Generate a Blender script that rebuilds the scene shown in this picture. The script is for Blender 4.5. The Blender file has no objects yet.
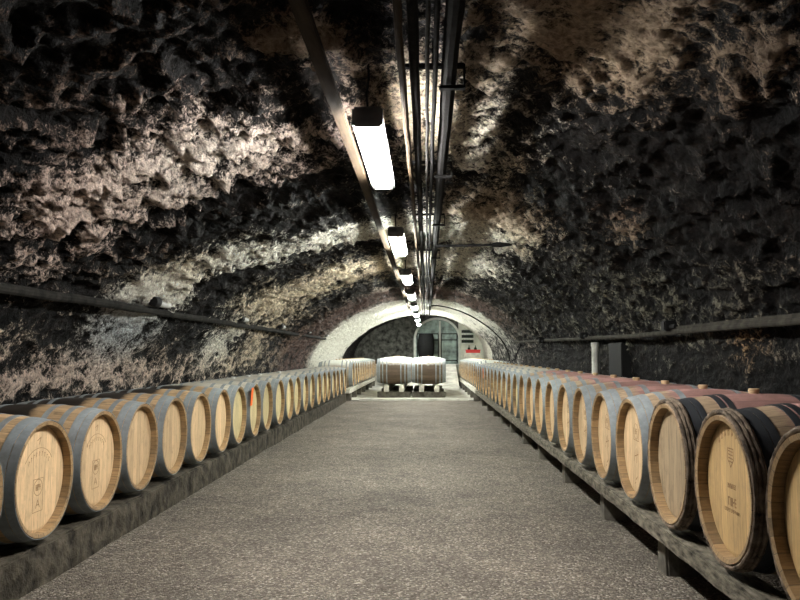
import bpy, bmesh, math, random
import numpy as np
from mathutils import Vector, Matrix

random.seed(7)
PI = math.pi
EYE = 1.2
scene = bpy.context.scene
C = scene.collection

# ------------------------------------------------------------------ camera, world, exposure
F_PX = 760.0
cam_d = bpy.data.cameras.new('camera')
cam = bpy.data.objects.new('camera', cam_d)
C.objects.link(cam)
cam_d.sensor_width = 36.0
cam_d.lens = 36.0 * F_PX / 800.0
cam_d.clip_end = 200
cam.location = (0, 0, EYE)
cam.rotation_euler = (PI / 2 + math.atan(54 / 760), 0, math.atan(26 / 760))
scene.camera = cam

world = bpy.data.worlds.new('world')
scene.world = world
world.use_nodes = True
world.node_tree.nodes['Background'].inputs[0].default_value = (0.75, 0.8, 0.9, 1)
world.node_tree.nodes['Background'].inputs[1].default_value = 0.02

vs = scene.view_settings
vs.view_transform = 'Standard'
vs.look = 'None'
vs.gamma = 1.0
vs.use_curve_mapping = False
vs.exposure = 2.3

LAMP_Y = [4.28, 7.75, 11.25, 14.7, 18.2, 21.7, 25.1, 28.6]      # the lamp row under the crown
LAMP_POWER = [36, 34, 34, 32, 38, 52, 50, 26]

# ------------------------------------------------------------------ node helpers
def new_mat(name):
    m = bpy.data.materials.new(name)
    m.use_nodes = True
    nt = m.node_tree
    b = nt.nodes['Principled BSDF']
    return m, nt, b

class NB:
    """small wrapper for building node trees"""
    def __init__(s, nt): s.nt = nt
    def n(s, t, **kw):
        nd = s.nt.nodes.new(t)
        for k, v in kw.items():
            setattr(nd, k, v)
        return nd
    def lk(s, a, b): s.nt.links.new(a, b)
    def put(s, sock, v):
        if isinstance(v, bpy.types.NodeSocket): s.lk(v, sock)
        elif v is not None: sock.default_value = v
    def math(s, op, a, b=None, c=None, clamp=False):
        nd = s.n('ShaderNodeMath', operation=op, use_clamp=clamp)
        s.put(nd.inputs[0], a); s.put(nd.inputs[1], b)
        if c is not None: s.put(nd.inputs[2], c)
        return nd.outputs[0]
    def mix(s, f, a, b, blend='MIX'):
        nd = s.n('ShaderNodeMix', data_type='RGBA', blend_type=blend)
        s.put(nd.inputs[0], f)
        s.put(nd.inputs[6], a if isinstance(a, bpy.types.NodeSocket) else (*a, 1) if len(a) == 3 else a)
        s.put(nd.inputs[7], b if isinstance(b, bpy.types.NodeSocket) else (*b, 1) if len(b) == 3 else b)
        return nd.outputs[2]
    def noise(s, vec, scale, detail=3, rough=0.55, dist=0.0):
        nd = s.n('ShaderNodeTexNoise')
        if vec is not None: s.lk(vec, nd.inputs['Vector'])
        nd.inputs['Scale'].default_value = scale
        nd.inputs['Detail'].default_value = detail
        nd.inputs['Roughness'].default_value = rough
        nd.inputs['Distortion'].default_value = dist
        return nd.outputs['Fac']
    def voro(s, vec, scale, feature='F1', out='Distance', rand=1.0):
        nd = s.n('ShaderNodeTexVoronoi', feature=feature)
        if vec is not None: s.lk(vec, nd.inputs['Vector'])
        nd.inputs['Scale'].default_value = scale
        nd.inputs['Randomness'].default_value = rand
        return nd.outputs[out]
    def mapv(s, vec, scale=(1, 1, 1), loc=(0, 0, 0), rot=(0, 0, 0)):
        nd = s.n('ShaderNodeMapping')
        s.lk(vec, nd.inputs[0])
        nd.inputs['Scale'].default_value = scale
        nd.inputs['Location'].default_value = loc
        nd.inputs['Rotation'].default_value = rot
        return nd.outputs[0]
    def ramp(s, f, stops, interp='LINEAR'):
        nd = s.n('ShaderNodeValToRGB')
        nd.color_ramp.interpolation = interp
        els = nd.color_ramp.elements
        while len(els) < len(stops): els.new(0.5)
        for e, (p, c) in zip(els, stops):
            e.position = p
            e.color = (*c, 1) if len(c) == 3 else c
        s.put(nd.inputs[0], f)
        return nd.outputs[0]
    def rng(s, v, a, b, c=0.0, d=1.0):
        nd = s.n('ShaderNodeMapRange')
        s.put(nd.inputs[0], v)
        nd.inputs[1].default_value = a; nd.inputs[2].default_value = b
        nd.inputs[3].default_value = c; nd.inputs[4].default_value = d
        return nd.outputs[0]
    def bump(s, h, strength=0.5, dist=0.01, normal=None):
        nd = s.n('ShaderNodeBump')
        nd.inputs['Strength'].default_value = strength
        nd.inputs['Distance'].default_value = dist
        s.put(nd.inputs['Height'], h)
        if normal is not None: s.lk(normal, nd.inputs['Normal'])
        return nd.outputs[0]
    def coord(s, which='Object'):
        return s.n('ShaderNodeTexCoord').outputs[which]
    def sep(s, v):
        nd = s.n('ShaderNodeSeparateXYZ'); s.lk(v, nd.inputs[0]); return nd.outputs
    def rand(s):
        return s.n('ShaderNodeObjectInfo').outputs['Random']

def simple(name, col, rough=0.6, metal=0.0, var=0.25, scale=12, bump=0.3, bdist=0.004, stretch=(1, 1, 1)):
    m, nt, b = new_mat(name)
    b.inputs['Specular IOR Level'].default_value = 0.12 if rough > 0.55 else 0.5
    k = NB(nt)
    v = k.mapv(k.coord(), stretch)
    n = k.noise(v, scale, 5, 0.6)
    lo = tuple(c * (1 - var) for c in col); hi = tuple(min(1, c * (1 + var)) for c in col)
    k.lk(k.ramp(n, [(0.3, lo), (0.7, hi)]), b.inputs['Base Color'])
    b.inputs['Roughness'].default_value = rough
    b.inputs['Metallic'].default_value = metal
    k.lk(k.bump(n, bump, bdist), b.inputs['Normal'])
    return m

# ------------------------------------------------------------------ materials
def vault_material():
    m, nt, b = new_mat('vault_stone')
    k = NB(nt)
    co = k.coord('Object')
    at = k.n('ShaderNodeAttribute', attribute_name='deposit_and_glow')
    rg = k.n('ShaderNodeAttribute', attribute_name='relief').outputs['Fac']
    dens = at.outputs['Alpha']
    n1 = k.noise(co, 13, 7, 0.75, 0.4)
    n2 = k.noise(co, 30, 5, 0.75)
    n3 = k.noise(co, 1.7, 4, 0.6)
    vr = k.voro(k.mapv(co, (1, 1, 1.5)), 15, 'SMOOTH_F1')
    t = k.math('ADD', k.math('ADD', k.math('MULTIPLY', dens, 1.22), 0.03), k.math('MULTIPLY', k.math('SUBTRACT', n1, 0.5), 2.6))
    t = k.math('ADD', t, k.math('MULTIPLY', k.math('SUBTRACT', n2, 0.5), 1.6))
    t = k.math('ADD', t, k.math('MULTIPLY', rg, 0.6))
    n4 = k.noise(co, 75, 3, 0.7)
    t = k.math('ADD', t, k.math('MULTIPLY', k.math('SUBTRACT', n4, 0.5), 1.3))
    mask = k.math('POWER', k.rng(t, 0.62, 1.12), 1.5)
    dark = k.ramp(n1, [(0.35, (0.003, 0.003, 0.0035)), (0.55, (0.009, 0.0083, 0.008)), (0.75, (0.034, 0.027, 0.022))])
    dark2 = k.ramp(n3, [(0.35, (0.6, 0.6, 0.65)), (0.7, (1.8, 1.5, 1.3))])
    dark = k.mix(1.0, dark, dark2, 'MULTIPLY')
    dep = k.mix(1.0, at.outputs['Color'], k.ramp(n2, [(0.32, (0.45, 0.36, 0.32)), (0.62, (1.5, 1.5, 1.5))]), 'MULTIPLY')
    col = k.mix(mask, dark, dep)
    k.lk(col, b.inputs['Base Color'])
    k.lk(k.rng(n2, 0.3, 0.7, 0.45, 0.85), b.inputs['Roughness'])
    b.inputs['Specular IOR Level'].default_value = 0.12
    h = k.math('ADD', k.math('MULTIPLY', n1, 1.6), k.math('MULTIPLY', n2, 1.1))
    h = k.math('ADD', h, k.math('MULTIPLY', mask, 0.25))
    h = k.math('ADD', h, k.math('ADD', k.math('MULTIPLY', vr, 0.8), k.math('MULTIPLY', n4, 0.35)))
    k.lk(k.bump(h, 1.0, 0.06), b.inputs['Normal'])
    return m

def gravel_material():
    m, nt, b = new_mat('gravel')
    k = NB(nt)
    co = k.coord('Object')
    d = k.voro(co, 95)
    cc = k.voro(co, 95, out='Color')
    d2 = k.voro(co, 40)
    big = k.noise(co, 1.3, 4, 0.6)
    mid = k.noise(co, 7, 3, 0.6)
    g = k.sep(cc)[0]
    col = k.ramp(g, [(0.0, (0.072, 0.061, 0.049)), (0.5, (0.148, 0.129, 0.106)), (0.85, (0.225, 0.200, 0.165)), (1.0, (0.44, 0.41, 0.36))])
    col = k.mix(1.0, col, k.ramp(big, [(0.3, (0.72, 0.70, 0.68)), (0.7, (1.15, 1.12, 1.08))]), 'MULTIPLY')
    col = k.mix(1.0, col, k.ramp(mid, [(0.3, (0.8, 0.8, 0.8)), (0.7, (1.1, 1.1, 1.1))]), 'MULTIPLY')
    k.lk(col, b.inputs['Base Color'])
    b.inputs['Roughness'].default_value = 0.85
    b.inputs['Specular IOR Level'].default_value = 0.25
    h = k.math('SUBTRACT', 1.0, d)
    h = k.math('ADD', h, k.math('MULTIPLY', k.math('SUBTRACT', 1.0, d2), 0.6))
    h = k.math('ADD', h, k.math('MULTIPLY', mid, 2.0))
    k.lk(k.bump(h, 1.0, 0.012), b.inputs['Normal'])
    return m

def oak_body(name, base, centre, centre_w=0.26, glare_dust=0.0, stain=0.5, dark=0.35, back=False):
    """staves: axis along local x, origin on the axis"""
    m, nt, b = new_mat(name)
    k = NB(nt)
    co = k.coord('Object')
    X, Y, Z = k.sep(co)
    ang = k.math('ARCTAN2', Y, Z)
    a = k.math('MULTIPLY', k.math('ADD', ang, PI), 30 / (2 * PI))
    stv = k.math('FLOOR', a)
    fr = k.math('FRACT', a)
    wn = k.n('ShaderNodeTexWhiteNoise', noise_dimensions='2D')
    cmb = k.n('ShaderNodeCombineXYZ')
    k.lk(stv, cmb.inputs[0]); k.lk(k.rand(), cmb.inputs[1])
    k.lk(cmb.outputs[0], wn.inputs['Vector'])
    sv = wn.outputs['Value']
    off = k.n('ShaderNodeVectorMath', operation='ADD')
    cb2 = k.n('ShaderNodeCombineXYZ')
    k.lk(k.math('MULTIPLY', k.rand(), 31.0), cb2.inputs[0])
    k.lk(k.math('MULTIPLY', sv, 7.0), cb2.inputs[1])
    k.lk(co, off.inputs[0]); k.lk(cb2.outputs[0], off.inputs[1])
    grain = k.noise(k.mapv(off.outputs[0], (2.5, 30, 30)), 3.0, 6, 0.65)
    blot = k.noise(off.outputs[0], 6, 5, 0.65)
    lo = tuple(c * 0.55 for c in base)
    col = k.ramp(grain, [(0.28, lo), (0.6, base), (0.8, tuple(min(1, c * 1.25) for c in base))])
    tone = k.rng(sv, 0, 1, 0.72, 1.15)
    tc = k.n('ShaderNodeCombineColor'); [k.lk(tone, tc.inputs[i]) for i in range(3)]
    col = k.mix(1.0, col, tc.outputs[0], 'MULTIPLY')
    # bilge stain between the quarter hoops; with back, darker over the rear half
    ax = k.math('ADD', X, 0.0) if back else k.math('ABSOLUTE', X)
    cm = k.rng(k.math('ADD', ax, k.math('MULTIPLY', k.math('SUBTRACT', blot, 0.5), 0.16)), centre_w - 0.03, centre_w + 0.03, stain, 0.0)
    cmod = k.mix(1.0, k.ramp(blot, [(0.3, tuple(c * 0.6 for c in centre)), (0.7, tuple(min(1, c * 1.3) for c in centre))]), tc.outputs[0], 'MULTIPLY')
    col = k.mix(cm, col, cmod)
    # mould blotches
    bl = k.rng(blot, 0.56, 0.72, 0.0, dark)
    col = k.mix(bl, col, (0.05, 0.045, 0.035))
    if glare_dust > 0:
        up = k.rng(k.math('ADD', Z, k.math('MULTIPLY', k.math('SUBTRACT', blot, 0.5), 0.2)), 0.16, 0.3, 0.0, glare_dust)  # top whitening: mould dust plus lamp glare put into the colour
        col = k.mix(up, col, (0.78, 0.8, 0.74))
    # joints
    j = k.math('MINIMUM', fr, k.math('SUBTRACT', 1.0, fr))
    jm = k.rng(j, 0.0, 0.035, 0.8, 0.0)
    col = k.mix(jm, col, (0.03, 0.022, 0.015))
    k.lk(col, b.inputs['Base Color'])
    b.inputs['Roughness'].default_value = 0.62
    b.inputs['Specular IOR Level'].default_value = 0.35
    h = k.math('SUBTRACT', k.math('MULTIPLY', grain, 0.5), jm)
    k.lk(k.bump(h, 0.5, 0.003), b.inputs['Normal'])
    return m

def oak_head(name, base, mottled=0.2, planks=9.0):
    m, nt, b = new_mat(name)
    k = NB(nt)
    co = k.coord('Object')
    X, Y, Z = k.sep(co)
    rnd = k.rand()
    a = k.math('ADD', k.math('MULTIPLY', Y, planks / 0.56), k.math('MULTIPLY', rnd, 5.0))
    pl = k.math('FLOOR', a)
    fr = k.math('FRACT', a)
    wn = k.n('ShaderNodeTexWhiteNoise', noise_dimensions='2D')
    cmb = k.n('ShaderNodeCombineXYZ')
    k.lk(pl, cmb.inputs[0]); k.lk(rnd, cmb.inputs[1]); k.lk(cmb.outputs[0], wn.inputs['Vector'])
    sv = wn.outputs['Value']
    off = k.n('ShaderNodeVectorMath', operation='ADD')
    cb2 = k.n('ShaderNodeCombineXYZ')
    k.lk(k.math('MULTIPLY', rnd, 17.0), cb2.inputs[0]); k.lk(k.math('MULTIPLY', sv, 9.0), cb2.inputs[2])
    k.lk(co, off.inputs[0]); k.lk(cb2.outputs[0], off.inputs[1])
    grain = k.noise(k.mapv(off.outputs[0], (1, 34, 2.0)), 3.0, 6, 0.65, 0.3)
    blot = k.noise(off.outputs[0], 9, 5, 0.7)
    col = k.ramp(grain, [(0.25, tuple(c * (0.4 if mottled > .6 else 0.62) for c in base)), (0.55, base), (0.8, tuple(min(1, c * 1.18) for c in base))])
    tone = k.math('MULTIPLY', k.rng(sv, 0, 1, 0.84, 1.12), k.rng(rnd, 0, 1, 0.9, 1.08))
    tc = k.n('ShaderNodeCombineColor'); [k.lk(tone, tc.inputs[i]) for i in range(3)]
    col = k.mix(1.0, col, tc.outputs[0], 'MULTIPLY')
    col = k.mix(k.rng(blot, 0.52, 0.74, 0.0, mottled), col, (0.16, 0.12, 0.075))
    if mottled > .2:
        dirt = k.noise(k.mapv(off.outputs[0], (1, 6, 1.2)), 5, 6, 0.75)
        col = k.mix(k.rng(dirt, 0.54, 0.72, 0.0, 0.55), col, (0.17, 0.12, 0.07))
    kn = k.voro(k.mapv(off.outputs[0], (1, 1, 0.5)), 9)
    col = k.mix(k.rng(kn, 0.03, 0.075, 0.75, 0.0), col, (0.13, 0.075, 0.03))
    j = k.math('MINIMUM', fr, k.math('SUBTRACT', 1.0, fr))
    jm = k.rng(j, 0.0, 0.03, 0.6, 0.0)
    col = k.mix(jm, col, (0.1, 0.065, 0.03))
    k.lk(col, b.inputs['Base Color'])
    b.inputs['Roughness'].default_value = 0.6
    b.inputs['Specular IOR Level'].default_value = 0.3
    k.lk(k.bump(k.math('SUBTRACT', k.math('MULTIPLY', grain, 0.4), jm), 0.5, 0.002), b.inputs['Normal'])
    return m

def hoop_mat(name, col, metal, rough, rust=0.2):
    m, nt, b = new_mat(name)
    k = NB(nt)
    co = k.coord()
    n = k.noise(co, 14, 5, 0.7)
    n2 = k.noise(co, 3, 3, 0.5)
    c = k.ramp(n, [(0.3, tuple(v * 0.7 for v in col)), (0.7, tuple(min(1, v * 1.25) for v in col))])
    c = k.mix(k.rng(n2, 0.5, 0.75, 0.0, rust), c, (0.10, 0.06, 0.04))
    k.lk(c, b.inputs['Base Color'])
    b.inputs['Metallic'].default_value = metal
    k.lk(k.rng(n, 0.3, 0.7, rough - 0.1, rough + 0.15), b.inputs['Roughness'])
    k.lk(k.bump(n, 0.25, 0.002), b.inputs['Normal'])
    return m

M = {}
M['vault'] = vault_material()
M['gravel'] = gravel_material()
M['concrete'] = simple('worn_concrete', (0.40, 0.39, 0.35), 0.8, 0, 0.35, 3.5, 0.3, 0.01)
M['kerb'] = simple('mossy_stone', (0.06, 0.052, 0.039), 0.8, 0, 0.9, 9, 1.0, 0.03)
M['rail'] = simple('grey_timber', (0.135, 0.12, 0.092), 0.8, 0, 0.85, 5, 1.0, 0.012, (7, 2.2, 7))
M['block'] = simple('damp_block', (0.12, 0.11, 0.09), 0.8, 0, 0.5, 9, 0.8, 0.012)
M['pale_rail'] = simple('pale_timber', (0.55, 0.53, 0.46), 0.75, 0, 0.3, 6, 0.4, 0.005)
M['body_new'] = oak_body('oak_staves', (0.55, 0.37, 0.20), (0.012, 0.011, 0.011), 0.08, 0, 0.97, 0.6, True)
M['body_wine'] = oak_body('wine_stained_staves', (0.50, 0.36, 0.23), (0.46, 0.24, 0.225), 0.225, 0, 0.85, 0.3)
M['body_mid'] = oak_body('weathered_staves', (0.50, 0.42, 0.30), (0.33, 0.28, 0.22), 0.24, 0.3, 0.6, 0.3)
M['body_dusty'] = oak_body('glare_dusty_staves', (0.42, 0.34, 0.23), (0.40, 0.34, 0.26), 0.2, 0.95, 0.4, 0.25)  # tops whitened for dust and lamp glare
M['body_cross'] = oak_body('shaded_glare_dusty_staves', (0.17, 0.125, 0.08), (0.12, 0.08, 0.055), 0.2, 1.0, 0.6, 0.5)  # sides darkened for overhead light, tops whitened for mould and glare
M['body_black'] = oak_body('blackened_staves', (0.006, 0.006, 0.006), (0.004, 0.004, 0.004), 0.3, 0, 0.5, 0.3)
M['head_pale'] = oak_head('pale_oak_head', (0.66, 0.47, 0.27), 0.35)
M['head_yellow'] = oak_head('yellow_oak_head', (0.66, 0.55, 0.30), 0.3)
M['head_honey'] = oak_head('honey_oak_head', (0.56, 0.375, 0.17), 0.35)
M['head_grey'] = oak_head('weathered_oak_head', (0.40, 0.30, 0.185), 0.8)
M['body_black'] = simple('blackened_cask_wood', (0.006, 0.006, 0.006), 0.9)
M['head_black'] = oak_head('blackened_head', (0.008, 0.008, 0.008), 0.3)
M['chime'] = oak_body('chime_oak', (0.36, 0.235, 0.115), (0.3, 0.2, 0.1), 0.0, 0, 0.0, 0.6)
M['zinc'] = hoop_mat('galvanised_hoop', (0.27, 0.30, 0.31), 0.12, 0.62, 0.35)
M['black_iron'] = hoop_mat('black_iron_hoop', (0.022, 0.025, 0.03), 0.1, 0.6, 0.35)
M['willow'] = simple('split_willow', (0.15, 0.115, 0.085), 0.8, 0, 0.9, 22, 1.0, 0.012)
M['bung'] = simple('tan_bung', (0.58, 0.42, 0.25), 0.6, 0, 0.1, 20, 0.1)
M['bung_white'] = simple('white_bung', (0.8, 0.8, 0.78), 0.5, 0, 0.05, 20, 0.1)
M['ink'] = simple('burnt_brand', (0.27, 0.165, 0.085), 0.8, 0, 0.3, 60, 0.1)
M['orange'] = simple('orange_paper', (0.9, 0.16, 0.03), 0.6, 0, 0.05, 20, 0.05)
M['red'] = simple('red_plastic', (0.55, 0.03, 0.03), 0.5, 0, 0.15, 20, 0.05)
M['conduit'] = simple('dusty_dark_conduit', (0.010, 0.0095, 0.0095), 0.95, 0.0, 0.5, 14, 0.6, 0.006)
M['conduit_pale'] = simple('grey_conduit', (0.03, 0.028, 0.026), 0.9, 0.0, 0.5, 14, 0.6, 0.006)
M['tray'] = simple('brown_batten', (0.036, 0.024, 0.013), 0.85, 0, 0.35, 5, 0.4, 0.004, (8, 1, 8))
M['wallpipe'] = simple('mouldy_pipe', (0.04, 0.037, 0.03), 0.9, 0.0, 0.6, 10, 0.8, 0.01)
M['dark_pipe'] = simple('sooty_pipe', (0.016, 0.015, 0.013), 0.9, 0.0, 0.8, 12, 0.8, 0.01)
M['cap'] = simple('lamp_end_cap', (0.12, 0.12, 0.12), 0.5, 0, 0.2, 10, 0.1)
M['housing'] = simple('lamp_housing', (0.35, 0.35, 0.33), 0.5, 0, 0.2, 10, 0.1)
M['white_pipe'] = simple('white_plastic_pipe', (0.55, 0.55, 0.5), 0.5, 0, 0.3, 8, 0.2)
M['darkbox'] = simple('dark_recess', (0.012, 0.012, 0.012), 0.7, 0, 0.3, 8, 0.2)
M['end_dark'] = simple('dark_end_masonry', (0.085, 0.085, 0.075), 0.85, 0, 0.9, 5.5, 1.0, 0.04)
M['end_pale'] = simple('pale_plaster', (0.62, 0.63, 0.54), 0.8, 0, 0.2, 3, 0.5, 0.02)
M['door_leaf'] = simple('grey_green_door', (0.27, 0.35, 0.32), 0.5, 0.1, 0.75, 3.2, 0.6, 0.02)
M['stone_trim'] = simple('pale_door_surround', (0.6, 0.62, 0.56), 0.7, 0, 0.15, 6, 0.3, 0.01)
M['bottle'] = simple('dark_bottle_glass', (0.02, 0.035, 0.02), 0.15, 0, 0.2, 6, 0.0)

# ------------------------------------------------------------------ mesh helpers
def link(name, bm, mats, parent=None, smooth=True):
    me = bpy.data.meshes.new(name)
    bmesh.ops.recalc_face_normals(bm, faces=bm.faces) if name not in ('ceiling',) else None
    crease(bm)
    bm.to_mesh(me); bm.free()
    if smooth:
        for p in me.polygons: p.use_smooth = True
    for mt in (mats if isinstance(mats, (list, tuple)) else [mats]):
        me.materials.append(mt)
    o = bpy.data.objects.new(name, me)
    C.objects.link(o)
    if parent is not None: o.parent = parent
    return o

def empty(name, label, cat, loc=(0, 0, 0), rotz=0.0, group=None):
    o = bpy.data.objects.new(name, None)
    o.empty_display_size = 0.1
    C.objects.link(o)
    o.location = loc
    o.rotation_euler = (0, 0, rotz)
    o['label'] = label; o['category'] = cat
    if group: o['group'] = group
    return o

def tag(o, label, cat, group=None):
    o['label'] = label; o['category'] = cat
    if group: o['group'] = group
    return o

def struct(o):
    o['kind'] = 'structure'
    return o

def crease(bm, deg=28):
    for e in bm.edges:
        if len(e.link_faces) == 2 and e.calc_face_angle(0) > math.radians(deg): e.smooth = False

def lathe(bm, prof, seg=48, axis='x', c=(0, 0, 0), mat=0, closed=False):
    """prof: list of (t along axis, r)"""
    rings = []
    for t, r in prof:
        ring = []
        for i in range(seg):
            a = 2 * PI * i / seg
            if axis == 'x': p = (t, r * math.sin(a), r * math.cos(a))
            elif axis == 'y': p = (r * math.cos(a), t, r * math.sin(a))
            else: p = (r * math.cos(a), r * math.sin(a), t)
            ring.append(bm.verts.new((p[0] + c[0], p[1] + c[1], p[2] + c[2])))
        rings.append(ring)
    prs = list(zip(rings[:-1], rings[1:]))
    if closed: prs.append((rings[-1], rings[0]))
    for A, B in prs:
        for i in range(seg):
            f = bm.faces.new((A[i], A[(i + 1) % seg], B[(i + 1) % seg], B[i]))
            f.material_index = mat
    return rings

def cap(bm, ring, mat=0):
    f = bm.faces.new(ring); f.material_index = mat

def box(bm, x0, x1, y0, y1, z0, z1, bev=0.0, mat=0):
    r = bmesh.ops.create_cube(bm, size=1.0)
    vs_ = r['verts']
    for v in vs_:
        v.co = Vector((x0 + (v.co.x + .5) * (x1 - x0), y0 + (v.co.y + .5) * (y1 - y0), z0 + (v.co.z + .5) * (z1 - z0)))
    es = list({e for v in vs_ for e in v.link_edges})
    for f in {f for v in vs_ for f in v.link_faces}: f.material_index = mat
    if bev > 0:
        bmesh.ops.bevel(bm, geom=es, offset=bev, segments=2, affect='EDGES')

def tube(bm, pts, r, seg=10, mat=0):
    pts = [Vector(p) for p in pts]
    rings = []
    for i, p in enumerate(pts):
        d = (pts[min(i + 1, len(pts) - 1)] - pts[max(i - 1, 0)]).normalized()
        ref = Vector((0, 0, 1)) if abs(d.z) < 0.9 else Vector((1, 0, 0))
        u = d.cross(ref).normalized(); w = d.cross(u)
        rr = r[i] if isinstance(r, (list, tuple)) else r
        rings.append([bm.verts.new(p + (u * math.cos(2 * PI * j / seg) + w * math.sin(2 * PI * j / seg)) * rr) for j in range(seg)])
    for A, B in zip(rings[:-1], rings[1:]):
        for j in range(seg):
            f = bm.faces.new((A[j], A[(j + 1) % seg], B[(j + 1) % seg], B[j])); f.material_index = mat
    for rg in (rings[0], rings[-1]):
        f = bm.faces.new(rg); f.material_index = mat

def roughen(bm, cuts_len, amp, seed=0):
    """subdivide long edges and jitter for hewn timber or stone"""
    for _ in range(7):
        es = [e for e in bm.edges if e.calc_length() > cuts_len]
        if not es: break
        bmesh.ops.subdivide_edges(bm, edges=es, cuts=1, use_grid_fill=True)
    from mathutils import noise
    for v in bm.verts:
        n = noise.noise_vector(v.co * 5 + Vector((seed, 0, 0)))
        v.co += n * amp

# ------------------------------------------------------------------ numpy value noise
def _h(ix, iy, iz, s):
    n = (ix * 374761393 + iy * 668265263 + iz * 2147483647 + s * 974634777) & 0xffffffff
    n = ((n ^ (n >> 13)) * 1274126177) & 0xffffffff
    n = (n ^ (n >> 16)) & 0xffffffff
    return n / 4294967295.0

def vnoise(P, s=0):
    i = np.floor(P).astype(np.int64); f = P - i
    f = f * f * (3 - 2 * f)
    r = 0
    for dx in (0, 1):
        wx = f[..., 0] if dx else 1 - f[..., 0]
        for dy in (0, 1):
            wy = f[..., 1] if dy else 1 - f[..., 1]
            for dz in (0, 1):
                wz = f[..., 2] if dz else 1 - f[..., 2]
                r = r + wx * wy * wz * _h(i[..., 0] + dx, i[..., 1] + dy, i[..., 2] + dz, s)
    return r

def fbm(P, octv=4, s=0, g=0.5, ridged=False):
    a, t, r = 1.0, 0.0, 0
    for o in range(octv):
        n = vnoise(P * (2.03 ** o) + o * 17.3, s + o)
        if ridged: n = 1 - np.abs(2 * n - 1)
        r = r + a * n; t += a; a *= g
    return r / t

# ------------------------------------------------------------------ vault shell
PROF = np.array([(-3.02, -1.25), (-2.99, -.5), (-2.87, 0), (-2.6, .4), (-2.2, .74), (-1.7, 1.03), (-1.1, 1.27), (-.5, 1.39), (0, 1.42),
                 (.6, 1.36), (1.2, 1.14), (1.7, .82), (2.05, .5), (2.25, .2), (2.35, -.2), (2.38, -1.25)])
SEC_Y = [-2.0, 6.7, 7.2, 7.8, 9.6, 10.1, 10.8, 14.6, 15.0, 18.8, 19.2, 26.5, 27.1, 31.5]
SEC_S = [1.00, 1.04, 0.985, 1.01, 1.04, 0.985, 1.01, 1.04, 0.965, 0.975, 0.99, 0.97, 1.13, 1.13]
seglen = np.hypot(*np.diff(PROF, axis=0).T)
ARC = np.concatenate([[0], np.cumsum(seglen)])

def prof_at(u):
    # smooth (Catmull) interpolation of the profile
    k = np.clip(np.searchsorted(ARC, u, side='right') - 1, 0, len(ARC) - 2)
    t = (u - ARC[k]) / seglen[k]
    p0 = PROF[np.maximum(k - 1, 0)]; p1 = PROF[k]; p2 = PROF[k + 1]; p3 = PROF[np.minimum(k + 2, len(PROF) - 1)]
    t = t[:, None]
    return 0.5 * ((2 * p1) + (-p0 + p2) * t + (2 * p0 - 5 * p1 + 4 * p2 - p3) * t ** 2 + (-p0 + 3 * p1 - 3 * p2 + p3) * t ** 3)

# mineral deposits, plaster remains and mould, with lamp glow painted in: (arc, depth, size arc, size depth, density, colour)
PINK = (0.66, 0.52, 0.45); CREAM = (0.76, 0.66, 0.49); WHITE = (0.84, 0.83, 0.74)  # CREAM and WHITE lightened in place of lamp light
TAN = (0.40, 0.31, 0.22); BROWN = (0.22, 0.14, 0.10); GREYB = (0.40, 0.45, 0.48); REDB = (0.13, 0.08, 0.065); OLIVE = (0.19, 0.185, 0.14)
SPOTS = [
    (3.1, 4.35, .62, .75, .62, PINK), (3.62, 4.75, .36, .6, .62, PINK), (2.6, 4.3, .5, .8, .40, PINK),
    (2.3, 4.5, .5, .9, .22, PINK),
    (4.03, 3.2, .13, .12, .85, TAN), (3.9, 2.9, .35, .25, .45, BROWN), (4.5, 3.4, .5, .7, .34, BROWN),
    (1.10, 4.8, .14, 1.6, .66, PINK), (1.08, 7.5, .16, 2.0, .62, PINK), (1.3, 5.8, .4, 1.6, .26, CREAM),
    (1.1, 11.0, .2, 2.5, .45, CREAM),
    (5.35, 3.2, .36, .42, .78, TAN), (4.95, 3.05, .3, .3, .6, TAN), (5.9, 3.1, .35, .5, .55, BROWN), (5.75, 2.7, .5, .4, .5, TAN),
    (4.85, 5.0, .28, .75, .62, WHITE), (4.75, 4.0, .25, .8, .35, CREAM), (4.35, 6.3, .3, .5, .4, CREAM), (5.15, 5.6, .3, .5, .48, CREAM),
    (5.4, 7.2, .36, .5, .72, TAN), (6.25, 6.0, .16, .42, .62, TAN), (5.0, 7.0, .3, .6, .55, CREAM),
    (4.9, 8.7, .45, .75, .93, WHITE), (5.35, 9.0, .4, .9, .8, WHITE), (5.3, 11.4, .5, 1.5, .9, WHITE), (4.6, 11.3, .6, 1.6, .8, CREAM),
    (1.95, 6.75, .17, .42, .97, WHITE), (2.2, 6.7, .25, .5, .85, CREAM), (2.65, 7.3, .3, .5, .85, WHITE), (3.3, 8.2, .4, .5, .8, WHITE), (4.1, 8.4, .4, .6, .85, WHITE),
    (2.3, 5.9, .22, .35, .4, BROWN),
    (2.35, 10.6, .3, .9, .95, CREAM), (2.9, 11.4, .4, 1.1, .62, CREAM), (3.6, 11.7, .5, 1.2, .55, CREAM), (2.1, 9.2, .2, .3, .3, WHITE), (2.2, 12.5, .3, 1.2, .6, CREAM),
    (1.6, 6.75, .22, .45, .58, GREYB), (1.52, 10.1, .28, .5, .85, WHITE), (1.5, 12.3, .3, .7, .7, CREAM), (1.4, 15.3, .6, 1.6, .55, BROWN),
    (7.42, 5.5, .12, .2, .7, (0.55, 0.33, 0.16)), (7.25, 6.6, .3, .5, .25, OLIVE), (7.3, 8.5, .3, 1.5, .28, OLIVE), (6.9, 6.0, .2, 1.0, .25, OLIVE),
    (7.0, 10.5, .4, 2.0, .30, OLIVE), (6.6, 15.0, .6, 3.0, .35, OLIVE), (6.8, 4.5, .2, .8, .3, BROWN), (7.5, 4.6, .3, .8, .2, OLIVE),
]

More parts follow.
